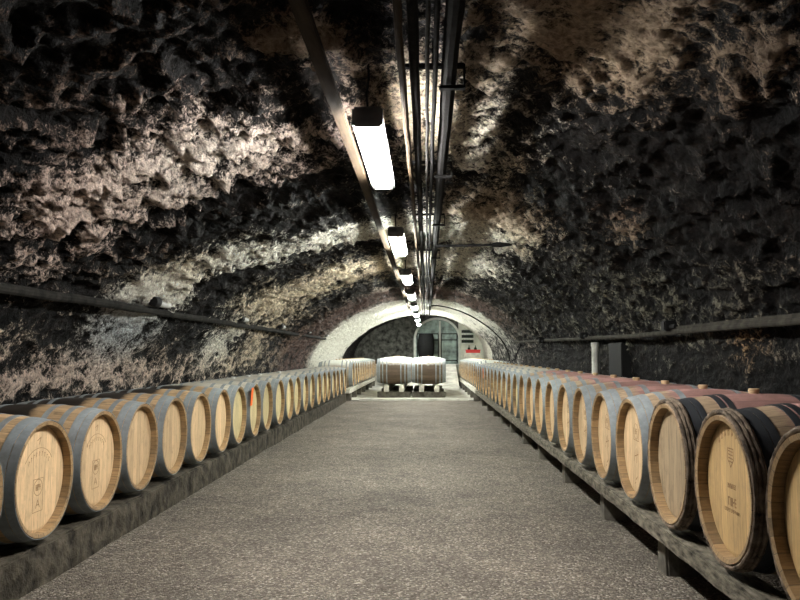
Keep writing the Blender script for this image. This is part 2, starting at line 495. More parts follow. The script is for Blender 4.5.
# soot-black mould and painted vault-step shade over the deposits: (arc, depth, size arc, size depth, strength)
MOULD_SHADE = [(3.15, 2.75, .8, .5, .98), (3.0, 5.75, .5, .25, .7), (4.1, 6.35, .42, .38, .95), (3.3, 6.2, .5, .45, .8), (2.55, 5.9, .3, .4, .5), (6.3, 4.2, .55, .8, .95), (6.6, 6.3, .35, 1.2, .7), (5.8, 4.6, .35, .7, .8),
         (4.45, 2.9, .16, .4, .6), (3.7, 3.9, .16, .35, .85), (6.4, 9.5, .45, 2.2, .9), (4.35, 9.9, .4, .35, .6), (3.0, 9.6, .8, .28, .85), (2.1, 8.3, .3, .45, .8), (1.7, 5.2, .3, .6, .5), (1.6, 8.4, .3, .5, .7), (6.2, 13.0, .4, 2.5, .7)]

OVER = [(3.2, 2.8, .7, .5, .3, BROWN), (5.32, 3.15, .26, .3, .85, (0.5, 0.39, 0.27)), (4.5, 4.6, .1, .5, .8, CREAM), (1.6, 6.8, .2, .4, .6, GREYB), (1.5, 10.1, .2, .4, .7, WHITE), (1.95, 6.9, .13, .4, .9, WHITE), (2.3, 10.6, .2, .8, .7, CREAM),  # patches laid on last; pale ones beside lamps are painted glow
        (2.75, 7.5, .18, .4, .5, WHITE), (3.7, 8.5, .4, .3, .5, WHITE), (5.0, 8.9, .3, .5, .8, WHITE), (5.0, 11.2, .4, 1.0, .6, WHITE), (3.3, 11.6, .4, .9, .5, CREAM), (3.25, 4.6, .35, .4, .25, WHITE),
        (5.42, 7.1, .24, .38, .8, TAN), (5.55, 7.9, .2, .3, .5, CREAM), (6.25, 6.0, .11, .33, .62, TAN), (6.1, 5.5, .1, .3, .4, BROWN), (5.75, 8.6, .1, .5, .5, CREAM),
        (4.03, 3.2, .12, .11, .85, TAN), (4.62, 4.6, .12, .5, .75, CREAM), (6.45, 7.6, .25, .7, .35, OLIVE), (6.9, 6.6, .2, .8, .35, OLIVE), (6.6, 9.5, .3, 1.5, .3, OLIVE), (6.95, 5.2, .15, .6, .3, OLIVE)]

def deposits_and_glow(U, Y):
    w = np.zeros_like(U); col = np.zeros(U.shape + (3,)); dens = np.full_like(U, 0.0)
    base = np.array([0.42, 0.38, 0.34])
    bw = 0.08
    col += bw * base; w += bw; keep = np.ones_like(U)
    for (u, y, su, sy, d, c) in SPOTS:
        g = np.exp(-0.5 * (((U - u) / su) ** 2 + ((Y - y) / sy) ** 2))
        g2 = g * d
        col += g2[..., None] * np.array(c); w += g2
        keep *= (1 - np.clip(g2, 0, 0.97))
    dens = 1 - keep
    for (u, y, su, sy, d) in MOULD_SHADE:
        dens = dens * (1 - d * np.exp(-0.5 * (((U - u) / su) ** 2 + ((Y - y) / sy) ** 2)))
    for (u, y, su, sy, d, c) in OVER:
        g2 = d * np.exp(-0.5 * (((U - u) / su) ** 2 + ((Y - y) / sy) ** 2))
        dens = 1 - (1 - dens) * (1 - g2)
        col += 4 * g2[..., None] * np.array(c); w += 4 * g2
    col /= w[..., None]
    return col, dens

def lerp_zone(Y, a, b, s=0.25):
    return 1 / (1 + np.exp(-(Y - a) / s)) * (1 / (1 + np.exp((Y - b) / s)))

def build_vault():
    ys = [-1.0]
    while ys[-1] < 31.2:
        y = ys[-1]
        ys.append(y + max(0.02, 0.0065 * max(y, 0)) if y > 1.8 else y + 0.06)
    ys = np.array(ys)
    nu = 440
    us = np.linspace(0, ARC[-1], nu)
    P = prof_at(us)
    T = np.gradient(P, us, axis=0)
    N = np.stack([T[:, 1], -T[:, 0]], 1)
    N /= np.linalg.norm(N, axis=1)[:, None]                    # towards the inside of the cellar
    s = np.interp(ys, SEC_Y, SEC_S)
    U, Y = np.meshgrid(us, ys)
    X = np.repeat(P[None, :, 0], len(ys), 0); H = np.repeat(P[None, :, 1], len(ys), 0)
    up = np.clip(H + 0.1, 0, 1)
    sc = 1 + (s[:, None] - 1) * np.minimum(1, up * 1.6)
    X = -0.2 + (X + 0.2) * (1 + (sc - 1) * 0.5); H = np.where(H > 0, H * sc, H)
    Q = np.stack([X, Y, H], -1)
    col, dens = deposits_and_glow(U, Y)
    # far plastered sections
    z_red = lerp_zone(Y, 15.0, 18.9); z_white = lerp_zone(Y, 18.9, 26.7, 0.2); z_end = lerp_zone(Y, 26.9, 60)
    Uw = 1 / (1 + np.exp((U - 6.6) / 0.25))
    for z, c, d in ((z_red, REDB, .75), (z_white, (0.72, 0.73, 0.66), 1.15)):
        a = z * (0.35 + 0.65 * Uw)
        col = col * (1 - a[..., None]) + np.array(c) * a[..., None]
        dens = dens * (1 - a) + d * a
    rt = 1 / (1 + np.exp(-(U - 5.0) / 0.2))
    a = z_end * rt
    col = col * (1 - a[..., None]) + np.array(WHITE) * a[..., None]; dens = dens * (1 - a) + 1.15 * a
    a = z_end * (1 - rt)
    dens = dens * (1 - a) + .12 * a
    amp_far = np.where(Y > 19, 0.35, 1.0)
    big = fbm(Q * 0.9, 3, 3) - 0.5
    lump = fbm(Q * np.array([4.2, 3.2, 6.5]) + fbm(Q * 2, 2, 40)[..., None] * 1.6, 3, 11, 0.5)
    ridge = fbm(Q * np.array([5.5, 5.0, 8.5]) + fbm(Q * 3, 2, 50)[..., None] * 2.0, 3, 23, 0.55, True)
    fine = fbm(Q * 17, 3, 31, 0.55)
    wall = 1 / (1 + np.exp(-(0.3 - H) / 0.12))                  # below the springing the face is flatter
    rough = (1 - 0.45 * wall)
    rel = (ridge ** 2 - 0.42) * 1.8 + (lump - 0.5) * 1.5
    plaster = np.clip(np.exp(-0.5 * (((U - 5.35) / .4) ** 2 + ((Y - 3.15) / .45) ** 2)), 0, 1)
    pinkz = np.exp(-0.5 * (((U - 3.2) / .7) ** 2 + ((Y - 4.5) / 1.1) ** 2))
    smooth = 1 - 0.55 * plaster + 0.9 * pinkz
    disp = big * 0.11 + (rel * 0.055 * smooth + (fine - 0.5) * 0.075 * smooth) * rough * amp_far
    lim = np.where(H < -0.15, 0.03, 0.2)
    disp = np.clip(disp, -0.25, lim)
    X = X + N[None, :, 0] * disp; H = H + N[None, :, 1] * disp
    co = np.stack([X, Y, H + EYE], -1).reshape(-1, 3)
    nv, nh = len(ys), nu
    idx = np.arange(nv * nh).reshape(nv, nh)
    a_, b_, c_, d_ = idx[:-1, :-1], idx[:-1, 1:], idx[1:, 1:], idx[1:, :-1]
    # structure split: left wall, ceiling, right wall
    uL = np.searchsorted(us, ARC[3] - 0.02); uR = np.searchsorted(us, ARC[13])
    for name, i0, i1 in (('wall_left', 0, uL), ('ceiling', uL, uR), ('wall_right', uR, nu - 1)):
        sub = idx[:, i0:i1 + 1]
        m_ = sub.shape[1]
        ii = np.arange(nv * m_).reshape(nv, m_)
        faces = np.stack([ii[:-1, :-1], ii[1:, :-1], ii[1:, 1:], ii[:-1, 1:]], -1).reshape(-1, 4)
        me = bpy.data.meshes.new(name)
        cc = co[sub.reshape(-1)]
        me.vertices.add(len(cc)); me.vertices.foreach_set('co', cc.astype(np.float32).ravel())
        me.loops.add(faces.size); me.loops.foreach_set('vertex_index', faces.astype(np.int32).ravel())
        me.polygons.add(len(faces))
        me.polygons.foreach_set('loop_start', np.arange(0, faces.size, 4, dtype=np.int32))
        me.update(calc_edges=True)
        me.polygons.foreach_set('use_smooth', np.ones(len(faces), dtype=bool))
        ca = me.color_attributes.new('deposit_and_glow', 'FLOAT_COLOR', 'POINT')
        rgba = np.concatenate([col, dens[..., None]], -1).reshape(-1, 4)[sub.reshape(-1)]
        ca.data.foreach_set('color', rgba.astype(np.float32).ravel())
        ra = me.attributes.new('relief', 'FLOAT', 'POINT')
        ra.data.foreach_set('value', rel.reshape(-1)[sub.reshape(-1)].astype(np.float32))
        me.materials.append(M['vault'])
        o = bpy.data.objects.new(name, me); C.objects.link(o); struct(o)
build_vault()

# ------------------------------------------------------------------ floor, kerb, ramp, end wall
def grid_floor(name, x0, x1, y0, y1, nx, ny, z, amp, mat, zf=None):
    bm = bmesh.new()
    from mathutils import noise
    V = [[None] * (nx + 1) for _ in range(ny + 1)]
    for j in range(ny + 1):
        for i in range(nx + 1):
            x = x0 + (x1 - x0) * i / nx; y = y0 + (y1 - y0) * j / ny
            zz = (z if zf is None else zf(y)) + amp * noise.noise(Vector((x * 1.3, y * 1.3, 0))) + amp * .5 * noise.noise(Vector((x * 5, y * 5, 3)))
            V[j][i] = bm.verts.new((x, y, zz))
    for j in range(ny):
        for i in range(nx):
            bm.faces.new((V[j][i], V[j][i + 1], V[j + 1][i + 1], V[j + 1][i]))
    return struct(link(name, bm, mat))
grid_floor('floor_gravel', -3.05, 2.42, -1.0, 20.0, 60, 200, -0.008, 0.012, M['gravel'])
grid_floor('floor_concrete', -3.05, 2.42, 20.0, 31.2, 30, 60, 0.0, 0.006, M['concrete'])
bm = bmesh.new(); box(bm, -1.75, 1.1, 19.86, 20.02, -0.03, 0.03, 0.01)
struct(link('trim_1', bm, M['concrete'], smooth=False))
# ramp and raised landing before the end door
bm = bmesh.new()
vv = [bm.verts.new(p) for p in [(-1.35, 25.9, 0), (1.14, 25.9, 0), (1.14, 29.3, .8), (-1.35, 29.3, .8), (-1.35, 29.3, 0), (1.14, 29.3, 0)]]
for f in ((0, 1, 2, 3), (0, 3, 4), (1, 5, 2), (3, 2, 5, 4), (0, 4, 5, 1)): bm.faces.new([vv[i] for i in f])
struct(link('floor_ramp', bm, M['concrete'], smooth=False))
bm = bmesh.new(); box(bm, -3.0, 2.35, 29.3, 31.0, 0.0, 0.8)
struct(link('floor_landing', bm, M['concrete'], smooth=False))

# end wall with the arched doorway cut out of it
DX0, DX1, DZ0, DSPR = -0.41, 1.31, 0.8, 1.80
DCX = (DX0 + DX1) / 2; DR = (DX1 - DX0) / 2
DTOP = 2.59
arch = [(DX0, DZ0)] + [(DCX - DR * math.cos(PI * i / 20), DSPR + (DTOP - DSPR) * math.sin(PI * i / 20)) for i in range(21)] + [(DX1, DZ0)]
def wall_part(name, x_lo, x_hi, mat, y=30.9, th=0.25):
    bm = bmesh.new()
    xs = sorted({x_lo, x_hi} | {p[0] for p in arch if x_lo < p[0] < x_hi})
    def top_of(x):
        if x <= DX0 or x >= DX1: return DZ0
        return DSPR + (DTOP - DSPR) * math.sqrt(max(0, 1 - ((x - DCX) / DR) ** 2))
    for xa, xb in zip(xs[:-1], xs[1:]):
        inside = xa >= DX0 - 1e-6 and xb <= DX1 + 1e-6
        za = top_of(xa) if inside else DZ0; zb = top_of(xb) if inside else DZ0
        if inside and abs(xa - DX0) < 1e-6: za = DSPR
        if inside and abs(xb - DX1) < 1e-6: zb = DSPR
        n = 1 if inside else 6
        for yy in (y, y + th):
            q = [bm.verts.new(p) for p in ((xa, yy, za), (xb, yy, zb), (xb, yy, 3.1), (xa, yy, 3.1))]
            bm.faces.new(q)
    for (xa, za), (xb, zb) in zip(arch[:-1], arch[1:]):
        if xa >= x_lo - 1e-6 and xb <= x_hi + 1e-6:
            bm.faces.new([bm.verts.new(p) for p in ((xa, y, za), (xb, y, zb), (xb, y + th, zb), (xa, y + th, za))])
    bmesh.ops.remove_doubles(bm, verts=bm.verts, dist=1e-5)
    return struct(link(name, bm, mat, smooth=False))
wall_part('wall_end', -3.3, DX0, M['end_dark'])
wall_part('wall_end_crown', DX0, DX1, M['end_dark'])
wall_part('wall_end_right', DX1, 2.6, M['end_pale'])
# pale surround of the door
bm = bmesh.new()
for (xa, za), (xb, zb) in zip(arch[:-1], arch[1:]):
    def outw(x, z, o):
        if z <= DSPR: return (x - o if x < DCX else x + o, z)
        d = Vector((x - DCX, z - DSPR)).normalized(); return (x + d.x * o, z + d.y * o)
    for o0 in (0.0,):
        A0 = (xa, za); B0 = (xb, zb); A1 = outw(xa, za, .09); B1 = outw(xb, zb, .09)
        qs = [A0, B0, B1, A1]
        f1 = [bm.verts.new((p[0], 30.84, p[1])) for p in qs]; f2 = [bm.verts.new((p[0], 30.895, p[1])) for p in qs]
        bm.faces.new(f1); bm.faces.new(f2)
        for i in range(4): bm.faces.new((f1[i], f1[(i + 1) % 4], f2[(i + 1) % 4], f2[i]))
struct(link('trim_2', bm, M['stone_trim'], smooth=False))
door = empty('door_1', 'arched grey green double door at the far end', 'door', (DCX, 31.05, DZ0)); struct(door)
def leaf(x0, x1):
    bm = bmesh.new(); xs = np.linspace(x0, x1, 12)
    for xa, xb in zip(xs[:-1], xs[1:]):
        def tz(x): return DSPR - DZ0 + (DTOP - DSPR) * math.sqrt(max(0, 1 - (x / DR) ** 2)) if abs(x) < DR else DSPR - DZ0
        for yy in (0, .05):
            bm.faces.new([bm.verts.new(p) for p in ((xa, yy, 0), (xb, yy, 0), (xb, yy, tz(xb)), (xa, yy, tz(xa)))])
    bmesh.ops.remove_doubles(bm, verts=bm.verts, dist=1e-5)
    o = link('door_leaf', bm, M['door_leaf'], door, smooth=False)
    bm = bmesh.new(); w = x1 - x0
    for z in (.12, .95, 1.2): box(bm, x0 + .04, x1 - .04, -.03, 0.01, z, z + .04)
    box(bm, x0 + .03, x0 + .07, -.03, .01, .05, 1.2); box(bm, x1 - .07, x1 - .03, -.03, .01, .05, 1.2)
    link('door_frame', bm, M['stone_trim'] if False else M['conduit_pale'], o, smooth=False)
leaf(-DR, 0.1); leaf(0.12, DR)
bm = bmesh.new(); box(bm, 0.08, 0.15, -.06, 0.0, 0, 1.75); link('door_post', bm, M['stone_trim'], door, smooth=False)

# ------------------------------------------------------------------ kerb and timber rails
bm = bmesh.new()
box(bm, -2.32, -2.02, 0.6, 19.3, -0.05, 0.2, 0.012)
roughen(bm, 0.16, 0.012, 3)
struct(link('trim_3', bm, M['kerb'], smooth=False))
bm = bmesh.new()
box(bm, -2.85, -2.66, 0.6, 19.3, -0.05, 0.2, 0.01)
roughen(bm, 0.3, 0.008, 5)
struct(link('trim_4', bm, M['kerb'], smooth=False))

def rail(x0, x1, y0, y1, z0, z1, mat, label, group, seed=0, step=0.18, amp=0.006):
    bm = bmesh.new(); box(bm, x0, x1, y0, y1, z0, z1, 0.008)
    roughen(bm, step, amp, seed)
    return tag(link('timber_rail', bm, mat, smooth=False), label, 'rail', group)
ords = ['nearest', 'second', 'third', 'fourth', 'fifth', 'sixth', 'seventh', 'eighth', 'ninth', 'tenth', 'eleventh', 'twelfth', 'thirteenth',
        'fourteenth', 'fifteenth', 'sixteenth', 'seventeenth', 'eighteenth', 'nineteenth', 'twentieth', 'twenty-first', 'twenty-second', 'twenty-third', 'twenty-fourth']
cuts = [1.6, 6.6, 10.9, 15.0, 18.8]
for i, (a, b) in enumerate(zip(cuts[:-1], cuts[1:])):
    rail(1.205, 1.335, a + .01, b, 0.225, 0.306, M['rail'], f'long grey timber rail under the right barrel heads, {ords[i]} length from the camera', 'front rails of the right row', i)
    rail(1.98, 2.09, a + .01, b, 0.225, 0.306, M['rail'], f'rear timber rail under the right barrels by the wall, {ords[i]} length', 'rear rails of the right row', i + 9, 0.5)
for i, y in enumerate([2.6, 4.33, 5.75, 7.35, 8.95, 10.4, 11.9, 13.4, 14.9, 16.4, 17.9]):
    bm = bmesh.new(); box(bm, 1.30, 1.47, y - .07, y + .09, -0.02, 0.222, 0.012); roughen(bm, .06, .006, i)
    tag(link('support_block', bm, M['block'], smooth=False), f'damp block propping up the right timber rail, {ords[i]} from the camera', 'block', 'blocks under the right rail')
    bm = bmesh.new(); box(bm, 1.94, 2.08, y - .07, y + .09, -0.02, 0.222, 0.012)
    tag(link('support_block', bm, M['block'], smooth=False), f'block under the rear right rail near the wall, {ords[i]} from the camera', 'block', 'blocks under the rear rail')

# ------------------------------------------------------------------ barrels
def radius(x, L, rb, rh):
    return rb - (rb - rh) * (2 * abs(x) / L) ** 2

def brand_marks(bm, kind, X0):
    """burnt marks on a head, as flat strokes in the (y, z) plane"""
    S = []
    def line(a, b, w=.004): S.append((a, b, w))
    def circle(cy, cz, r, n=18, w=.003):
        for i in range(n):
            a0, a1 = 2 * PI * i / n, 2 * PI * (i + 1) / n
            line((cy + r * math.cos(a0), cz + r * math.sin(a0)), (cy + r * math.cos(a1), cz + r * math.sin(a1)), w)
    rnd = random.Random(kind)
    def scribble(cy, cz, w, h, n, wd=.003):
        for i in range(n):
            y = cy - w / 2 + w * (i + .5) / n
            line((y, cz - h / 2), (y + rnd.uniform(-.004, .004), cz + h / 2), wd)
            e = w / n * .5
            for zz in rnd.sample([cz - h / 2, cz, cz + h / 2], rnd.choice([1, 2, 2, 3])): line((y, zz), (y + e, zz), wd)
            if rnd.random() < .5: line((y + e, cz + rnd.choice([0, -h / 2])), (y + e, cz + h / 2), wd)
    if kind == 1:      # arched word, boxed seal
        for i in range(9):
            a = PI * (0.78 - 0.56 * i / 8)
            cy, cz = .13 * math.cos(a), .02 + .11 * math.sin(a)
            line((cy, cz - .011), (cy + .004, cz + .011), .003); line((cy, cz + .01), (cy + .009, cz + .007), .003)
        for i in range(14):
            a0, a1 = PI * (0.85 - 0.7 * i / 14), PI * (0.85 - 0.7 * (i + 1) / 14)
            line((.15 * math.cos(a0), .04 + .12 * math.sin(a0)), (.15 * math.cos(a1), .04 + .12 * math.sin(a1)), .0025)
        circle(0, -.045, .042)
        scribble(0, -.045, .055, .03, 5)
        for a, b in (((-.05, 0), (.05, 0)), ((.05, 0), (.05, -.17)), ((-.05, 0), (-.05, -.17)), ((-.05, -.17), (.05, -.17))): line(a, b, .0025)
        line((-.02, -.15), (0, -.11)); line((0, -.11), (.02, -.15)); line((-.012, -.135), (.012, -.135))
        line((-.02, .2), (.015, .215)); line((.015, .215), (0, .18)); 
    elif kind == 2:    # ring seal, cross stroke figure, small tick
        circle(.02, .10, .045); scribble(.02, .10, .045, .03, 4)
        line((-.03, .05), (-.03, .12)); line((.065, .045), (.075, .12)); line((-.03, .05), (.08, .045))
        line((-.02, -.05), (.06, -.03), .006); line((.02, -.085), (.03, 0), .005); line((-.03, -.08), (0, -.01), .004); line((.05, -.075), (.055, -.02), .004)
        line((0, -.185), (.03, -.165), .006); line((-.02, -.21), (0, -.2), .004)
    elif kind == 3:    # crest and lines of lettering
        for i in range(8):
            a = PI * (0.70 - 0.40 * i / 7)
            cy, cz = .20 * math.cos(a), .01 + .215 * math.sin(a)
            line((cy, cz - .012), (cy, cz + .012), .006); line((cy, cz + rnd.choice([-.01, .01])), (cy + .012, cz + rnd.choice([0, .008])), .005); line((cy + .011, cz - .01), (cy + .012, cz + .008), .004)
        sh = [(-.028, .16), (.028, .16), (.028, .115), (0, .085), (-.028, .115), (-.028, .16)]
        for a, b in zip(sh[:-1], sh[1:]): line(a, b, .005)
        for i in range(4): line((-.02, .15 - i * .014), (.02, .147 - i * .014), .005)
        scribble(0, .008, .085, .016, 7, .004)
        scribble(0, -.055, .085, .03, 4, .007)
        scribble(0, -.092, .16, .012, 15, .003)
    for (a, b, w) in S:
        a = Vector(a); b = Vector(b); d = (b - a)
        if d.length < 1e-6: continue
        d.normalize(); n = Vector((-d.y, d.x)) * w / 2
        q = [a - n - d * w * .3, a + n - d * w * .3, b + n + d * w * .3, b - n + d * w * .3]
        f1 = [bm.verts.new((X0 + .0005, p.x, p.y)) for p in q]
        ff = [bm.faces.new(f1)]
        f2 = [bm.verts.new((X0 - .0005, p.x, p.y)) for p in q]
        ff.append(bm.faces.new(f2[::-1]))
        for i in range(4): ff.append(bm.faces.new((f1[i], f2[i], f2[(i + 1) % 4], f1[(i + 1) % 4])))
        for f in ff: f.material_index = 1

def make_barrel(L=.9, rb=.345, rh=.305, body='body_new', head='head_pale', hoop='zinc', marks=0, bung='bung', aged=False, seg=56, inset=.052):
    root = bpy.data.objects.new('wine_barrel', None); root.empty_display_size = .1; C.objects.link(root)
    cz = rb
    def R(x): return radius(x, L, rb, rh)
    bm = bmesh.new()
    tc = .024
    xs = [L / 2 * (-1 + 2 * i / 22) for i in range(23)]
    outer = [(x, R(x)) for x in xs]
    outer[0] = (-L / 2, R(L / 2) - .004); outer[-1] = (L / 2, R(L / 2) - .004)
    prof = [(-L / 2 + inset + .02, rh - tc - .004)] + [(-L / 2 + .004, rh - tc + .001)] + outer + [(L / 2 - .004, rh - tc + .001), (L / 2 - inset - .02, rh - tc - .004)]
    lathe(bm, prof, seg)
    for f in bm.faces:
        c = f.calc_center_median()
        if abs(c.x) > L / 2 - inset - .03 and math.hypot(c.y, c.z) < rh - .006: f.material_index = 1
    o = link('staves', bm, [M[body], M['chime'] if head != 'head_black' else M[body]], root); o.location = (0, 0, cz)
    hd = []
    for sgn in (1, -1):
        bm = bmesh.new()
        r = rh - tc - .0005
        rings = lathe(bm, [(-.009, r - .02), (-.009, r), (.004, r), (.009, r - .018)], seg)
        cap(bm, rings[0]); cap(bm, rings[-1])
        if marks and sgn > 0: brand_marks(bm, marks, .009)
        o = link('head', bm, [M[head], M['ink']], root, smooth=False)
        o.location = (sgn * (L / 2 - inset), 0, cz); o.rotation_euler = (0, 0, 0 if sgn > 0 else PI)
        hd.append(o)
    if aged: hs = [(.062, .105), (.108, .14), (.215, .245), (.255, .285)]
    else: hs = [(.0015, .046), (.050, .098), (.148, .182), (.262, .296)]
    for (a, b) in hs:
        for sgn in (1, -1):
            bm = bmesh.new()
            x0, x1 = L / 2 - a, L / 2 - b
            th = .003
            pr = [(x0, R(x0) + .0005), (x0, R(x0) + th), ((x0 + x1) / 2, R((x0 + x1) / 2) + th + .0006), (x1, R(x1) + th), (x1, R(x1) + .0005)]
            pr = [(sgn * x, r) for x, r in pr]
            lathe(bm, pr, seg)
            o = link('hoop', bm, M[hoop], root); o.location = (0, 0, cz)
    if aged:    # split willow rods bound round the chime
        from mathutils import noise
        for j, xo in enumerate((.010, .028, .046)):
            bm = bmesh.new()
            n = 120; rings = []
            for i in range(n):
                a = 2 * PI * i / n
                x = L / 2 - xo + .0025 * noise.noise(Vector((math.cos(a) * 4, math.sin(a) * 4, j * 7)))
                rc = R(x) + .008 + .003 * noise.noise(Vector((math.cos(a) * 9, math.sin(a) * 9, j * 3 + 20)))
                rr = .010 + .0035 * noise.noise(Vector((math.cos(a) * 14, math.sin(a) * 14, j * 5 + 50)))
                ring = []
                for q in range(8):
                    b_ = 2 * PI * q / 8
                    ring.append(bm.verts.new((x + rr * math.cos(b_), (rc + rr * math.sin(b_)) * math.sin(a), (rc + rr * math.sin(b_)) * math.cos(a))))
                rings.append(ring)
            for i in range(n):
                A, B = rings[i], rings[(i + 1) % n]
                for q in range(8): bm.faces.new((A[q], A[(q + 1) % 8], B[(q + 1) % 8], B[q]))
            o = link('willow_hoop', bm, M['willow'], root); o.location = (0, 0, cz)
    if bung:
        bm = bmesh.new()
        rings = lathe(bm, [(-.012, .021), (.014, .027), (.02, .0275), (.023, .025)], 20, 'z'); cap(bm, rings[0]); cap(bm, rings[-1])
        o = link('bung', bm, M[bung], root); o.location = (0, 0, 2 * rb)
    return root

def copy_tree(o, parent=None):
    c = o.copy(); C.objects.link(c)
    if parent is not None: c.parent = parent
    for ch in list(o.children): copy_tree(ch, c)
    return c

protos = {}
def barrel(key, loc, rotz, label, group, **kw):
    if key not in protos:
        protos[key] = make_barrel(**kw)
        o = protos[key]
    else:
        o = copy_tree(protos[key])
    o.location = loc; o.rotation_euler = (0, 0, rotz)
    o['label'] = label; o['category'] = 'barrel'; o['group'] = group
    return o

# left row: heads towards the aisle (+x)
LY = [3.29] + [3.99 + .704 * i for i in range(9)] + [9.63 + .765 * i for i in range(1, 13)]
for i, y in enumerate(LY):
    where = f'{ords[i]} from the camera in the left row'
    jx = random.uniform(-.012, .012); jr = random.uniform(-.012, .012)
    kw = dict(rb=.343, rh=.303)
    if i <= 6:
        mk = {0: 1, 1: 1, 2: 1}.get(i, 0)
        key = ('L', mk)
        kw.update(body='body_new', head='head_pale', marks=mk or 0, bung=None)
        look = 'grey-hooped pale oak barrel'
    elif i in (9, 10, 11, 13):
        key = ('Lw',); kw.update(body='body_mid', head='head_yellow', bung='bung_white')
        look = 'yellow-headed barrel with white bung'
    else:
        key = ('Lm',); kw.update(body='body_mid', head='head_yellow', bung=None)
        look = 'yellow-headed weathered barrel'
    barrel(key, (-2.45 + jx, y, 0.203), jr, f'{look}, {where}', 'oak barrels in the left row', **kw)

# right row: heads towards the aisle (-x)
RY = [2.47, 3.19, 3.91] + [4.62 + .722 * i for i in range(20)]
for i, y in enumerate(RY):
    where = f'{ords[i]} from the camera in the right row'
    jr = random.uniform(-.01, .01)
    if i < 3:
        head = ['head_honey', 'head_honey', 'head_grey'][i]
        kw = dict(rb=.349, rh=.298, body='body_wine', head=head, hoop='black_iron', marks=3 if i == 1 else 0, aged=True)
        look = ['honey oak barrel with rough black rim', 'honey oak barrel with burnt crest', 'grey weathered oak barrel with black hoops'][i]
        key = ('Ra', i)
    elif i < 11:
        kw = dict(rb=.352, rh=.293, body='body_wine', head='head_pale', marks=2); key = ('R',)
        look = 'wine-stained barrel with branded head'
    else:
        kw = dict(rb=.352, rh=.293, body='body_mid', head='head_yellow'); key = ('Rm',)
        look = 'grey-hooped barrel with yellow head'
    barrel(key, (1.65, y, 0.305 if i < 3 else 0.29), PI + jr, f'{look}, {where}', 'oak barrels in the right row', **kw)

# far rows beyond the gravel, tops whitened for dust and lamp glare
for side, x, rz, nm, y0, n in (('left', -2.35, 0, 'L', 19.95, 12), ('right', 1.68, PI, 'R', 19.5, 12)):
    for i in range(n):
        y = y0 + .765 * i
        z = .30
        barrel(('far',), (x, y, z), rz, f'dusty barrel with lamp-whitened top in the far {side} row, {ords[i]} from its near end', f'dusty barrels in the far {side} row',
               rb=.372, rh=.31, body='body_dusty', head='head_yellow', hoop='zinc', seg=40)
for side, xa, xb in (('left', -2.08, -1.93), ('right', 1.235, 1.36)):
    rail(xa, xb, 19.3, 28.9, .2, .31, M['pale_rail'], f'pale front timber rail under the far {side} dusty barrels', 'rails of the far rows', 2, .6, .004)
    xr = -2.72 if side == 'left' else 2.0
    rail(xr, xr + .12, 19.3, 28.9, .2, .31, M['pale_rail'], f'pale rear timber rail under the far {side} dusty barrels', 'rails of the far rows', 3, .6, .004)
    for i in range(7):
        yy = 19.6 + i * 1.5
        for k_, xx in (('front', (xa + xb) / 2), ('rear', xr + .06)):
            bm = bmesh.new(); box(bm, xx - .08, xx + .08, yy, yy + .15, 0, .2, .01)
            tag(link('support_block', bm, M['block'], smooth=False), f'block under the far {side} {k_} rail, {ords[i]} from its near end', 'block', f'blocks under the far {side} {k_} rail')

# two columns of barrels in the middle, lying crosswise
for col, (nm, cx) in enumerate((('left', -.895), ('right', .075))):
    for i in range(6):
        barrel(('mid',), (cx, 21.45 + .775 * i, .355), 0, f'dusty barrel with lamp-whitened top lying crosswise, {ords[i]} in the {nm} middle stack', f'crosswise barrels of the {nm} middle stack',
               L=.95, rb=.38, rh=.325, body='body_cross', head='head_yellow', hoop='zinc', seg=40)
    for s, xx in (('left', cx - .2), ('right', cx + .22)):
        rail(xx - .065, xx + .065, 21.0, 25.75, .16, .352, M['pale_rail'], f'pale bearer under the {nm} middle stack, {s} one', 'bearers of the middle stacks', 4, .8, .003)
    for i, yy in enumerate((21.15, 23.2, 25.3)):
        bm = bmesh.new(); box(bm, cx - .46, cx + .46, yy, yy + .18, 0, .158, .01)
        tag(link('sleeper', bm, M['block'], smooth=False), f'{ords[i]} dark cross sleeper under the {nm} middle stack', 'sleeper', 'sleepers of the middle stacks')

# black cask standing on end near the door
t = barrel(('black',), (0, 29.95, 1.06), 0, 'black cask standing on end before the arched door', 'x', L=.95, rb=.33, rh=.27, body='body_black', head='head_black', hoop='body_black', bung=None, seg=40)
del t['group']
t.rotation_euler = (0, -PI / 2, 0); t.location = (.33, 29.95, 1.535)
bm = bmesh.new(); box(bm, -.38, .38, 29.6, 30.3, .8, 1.055, .01)
tag(link('plinth', bm, M['block'], smooth=False), 'low dark plinth below the upright black cask', 'plinth')

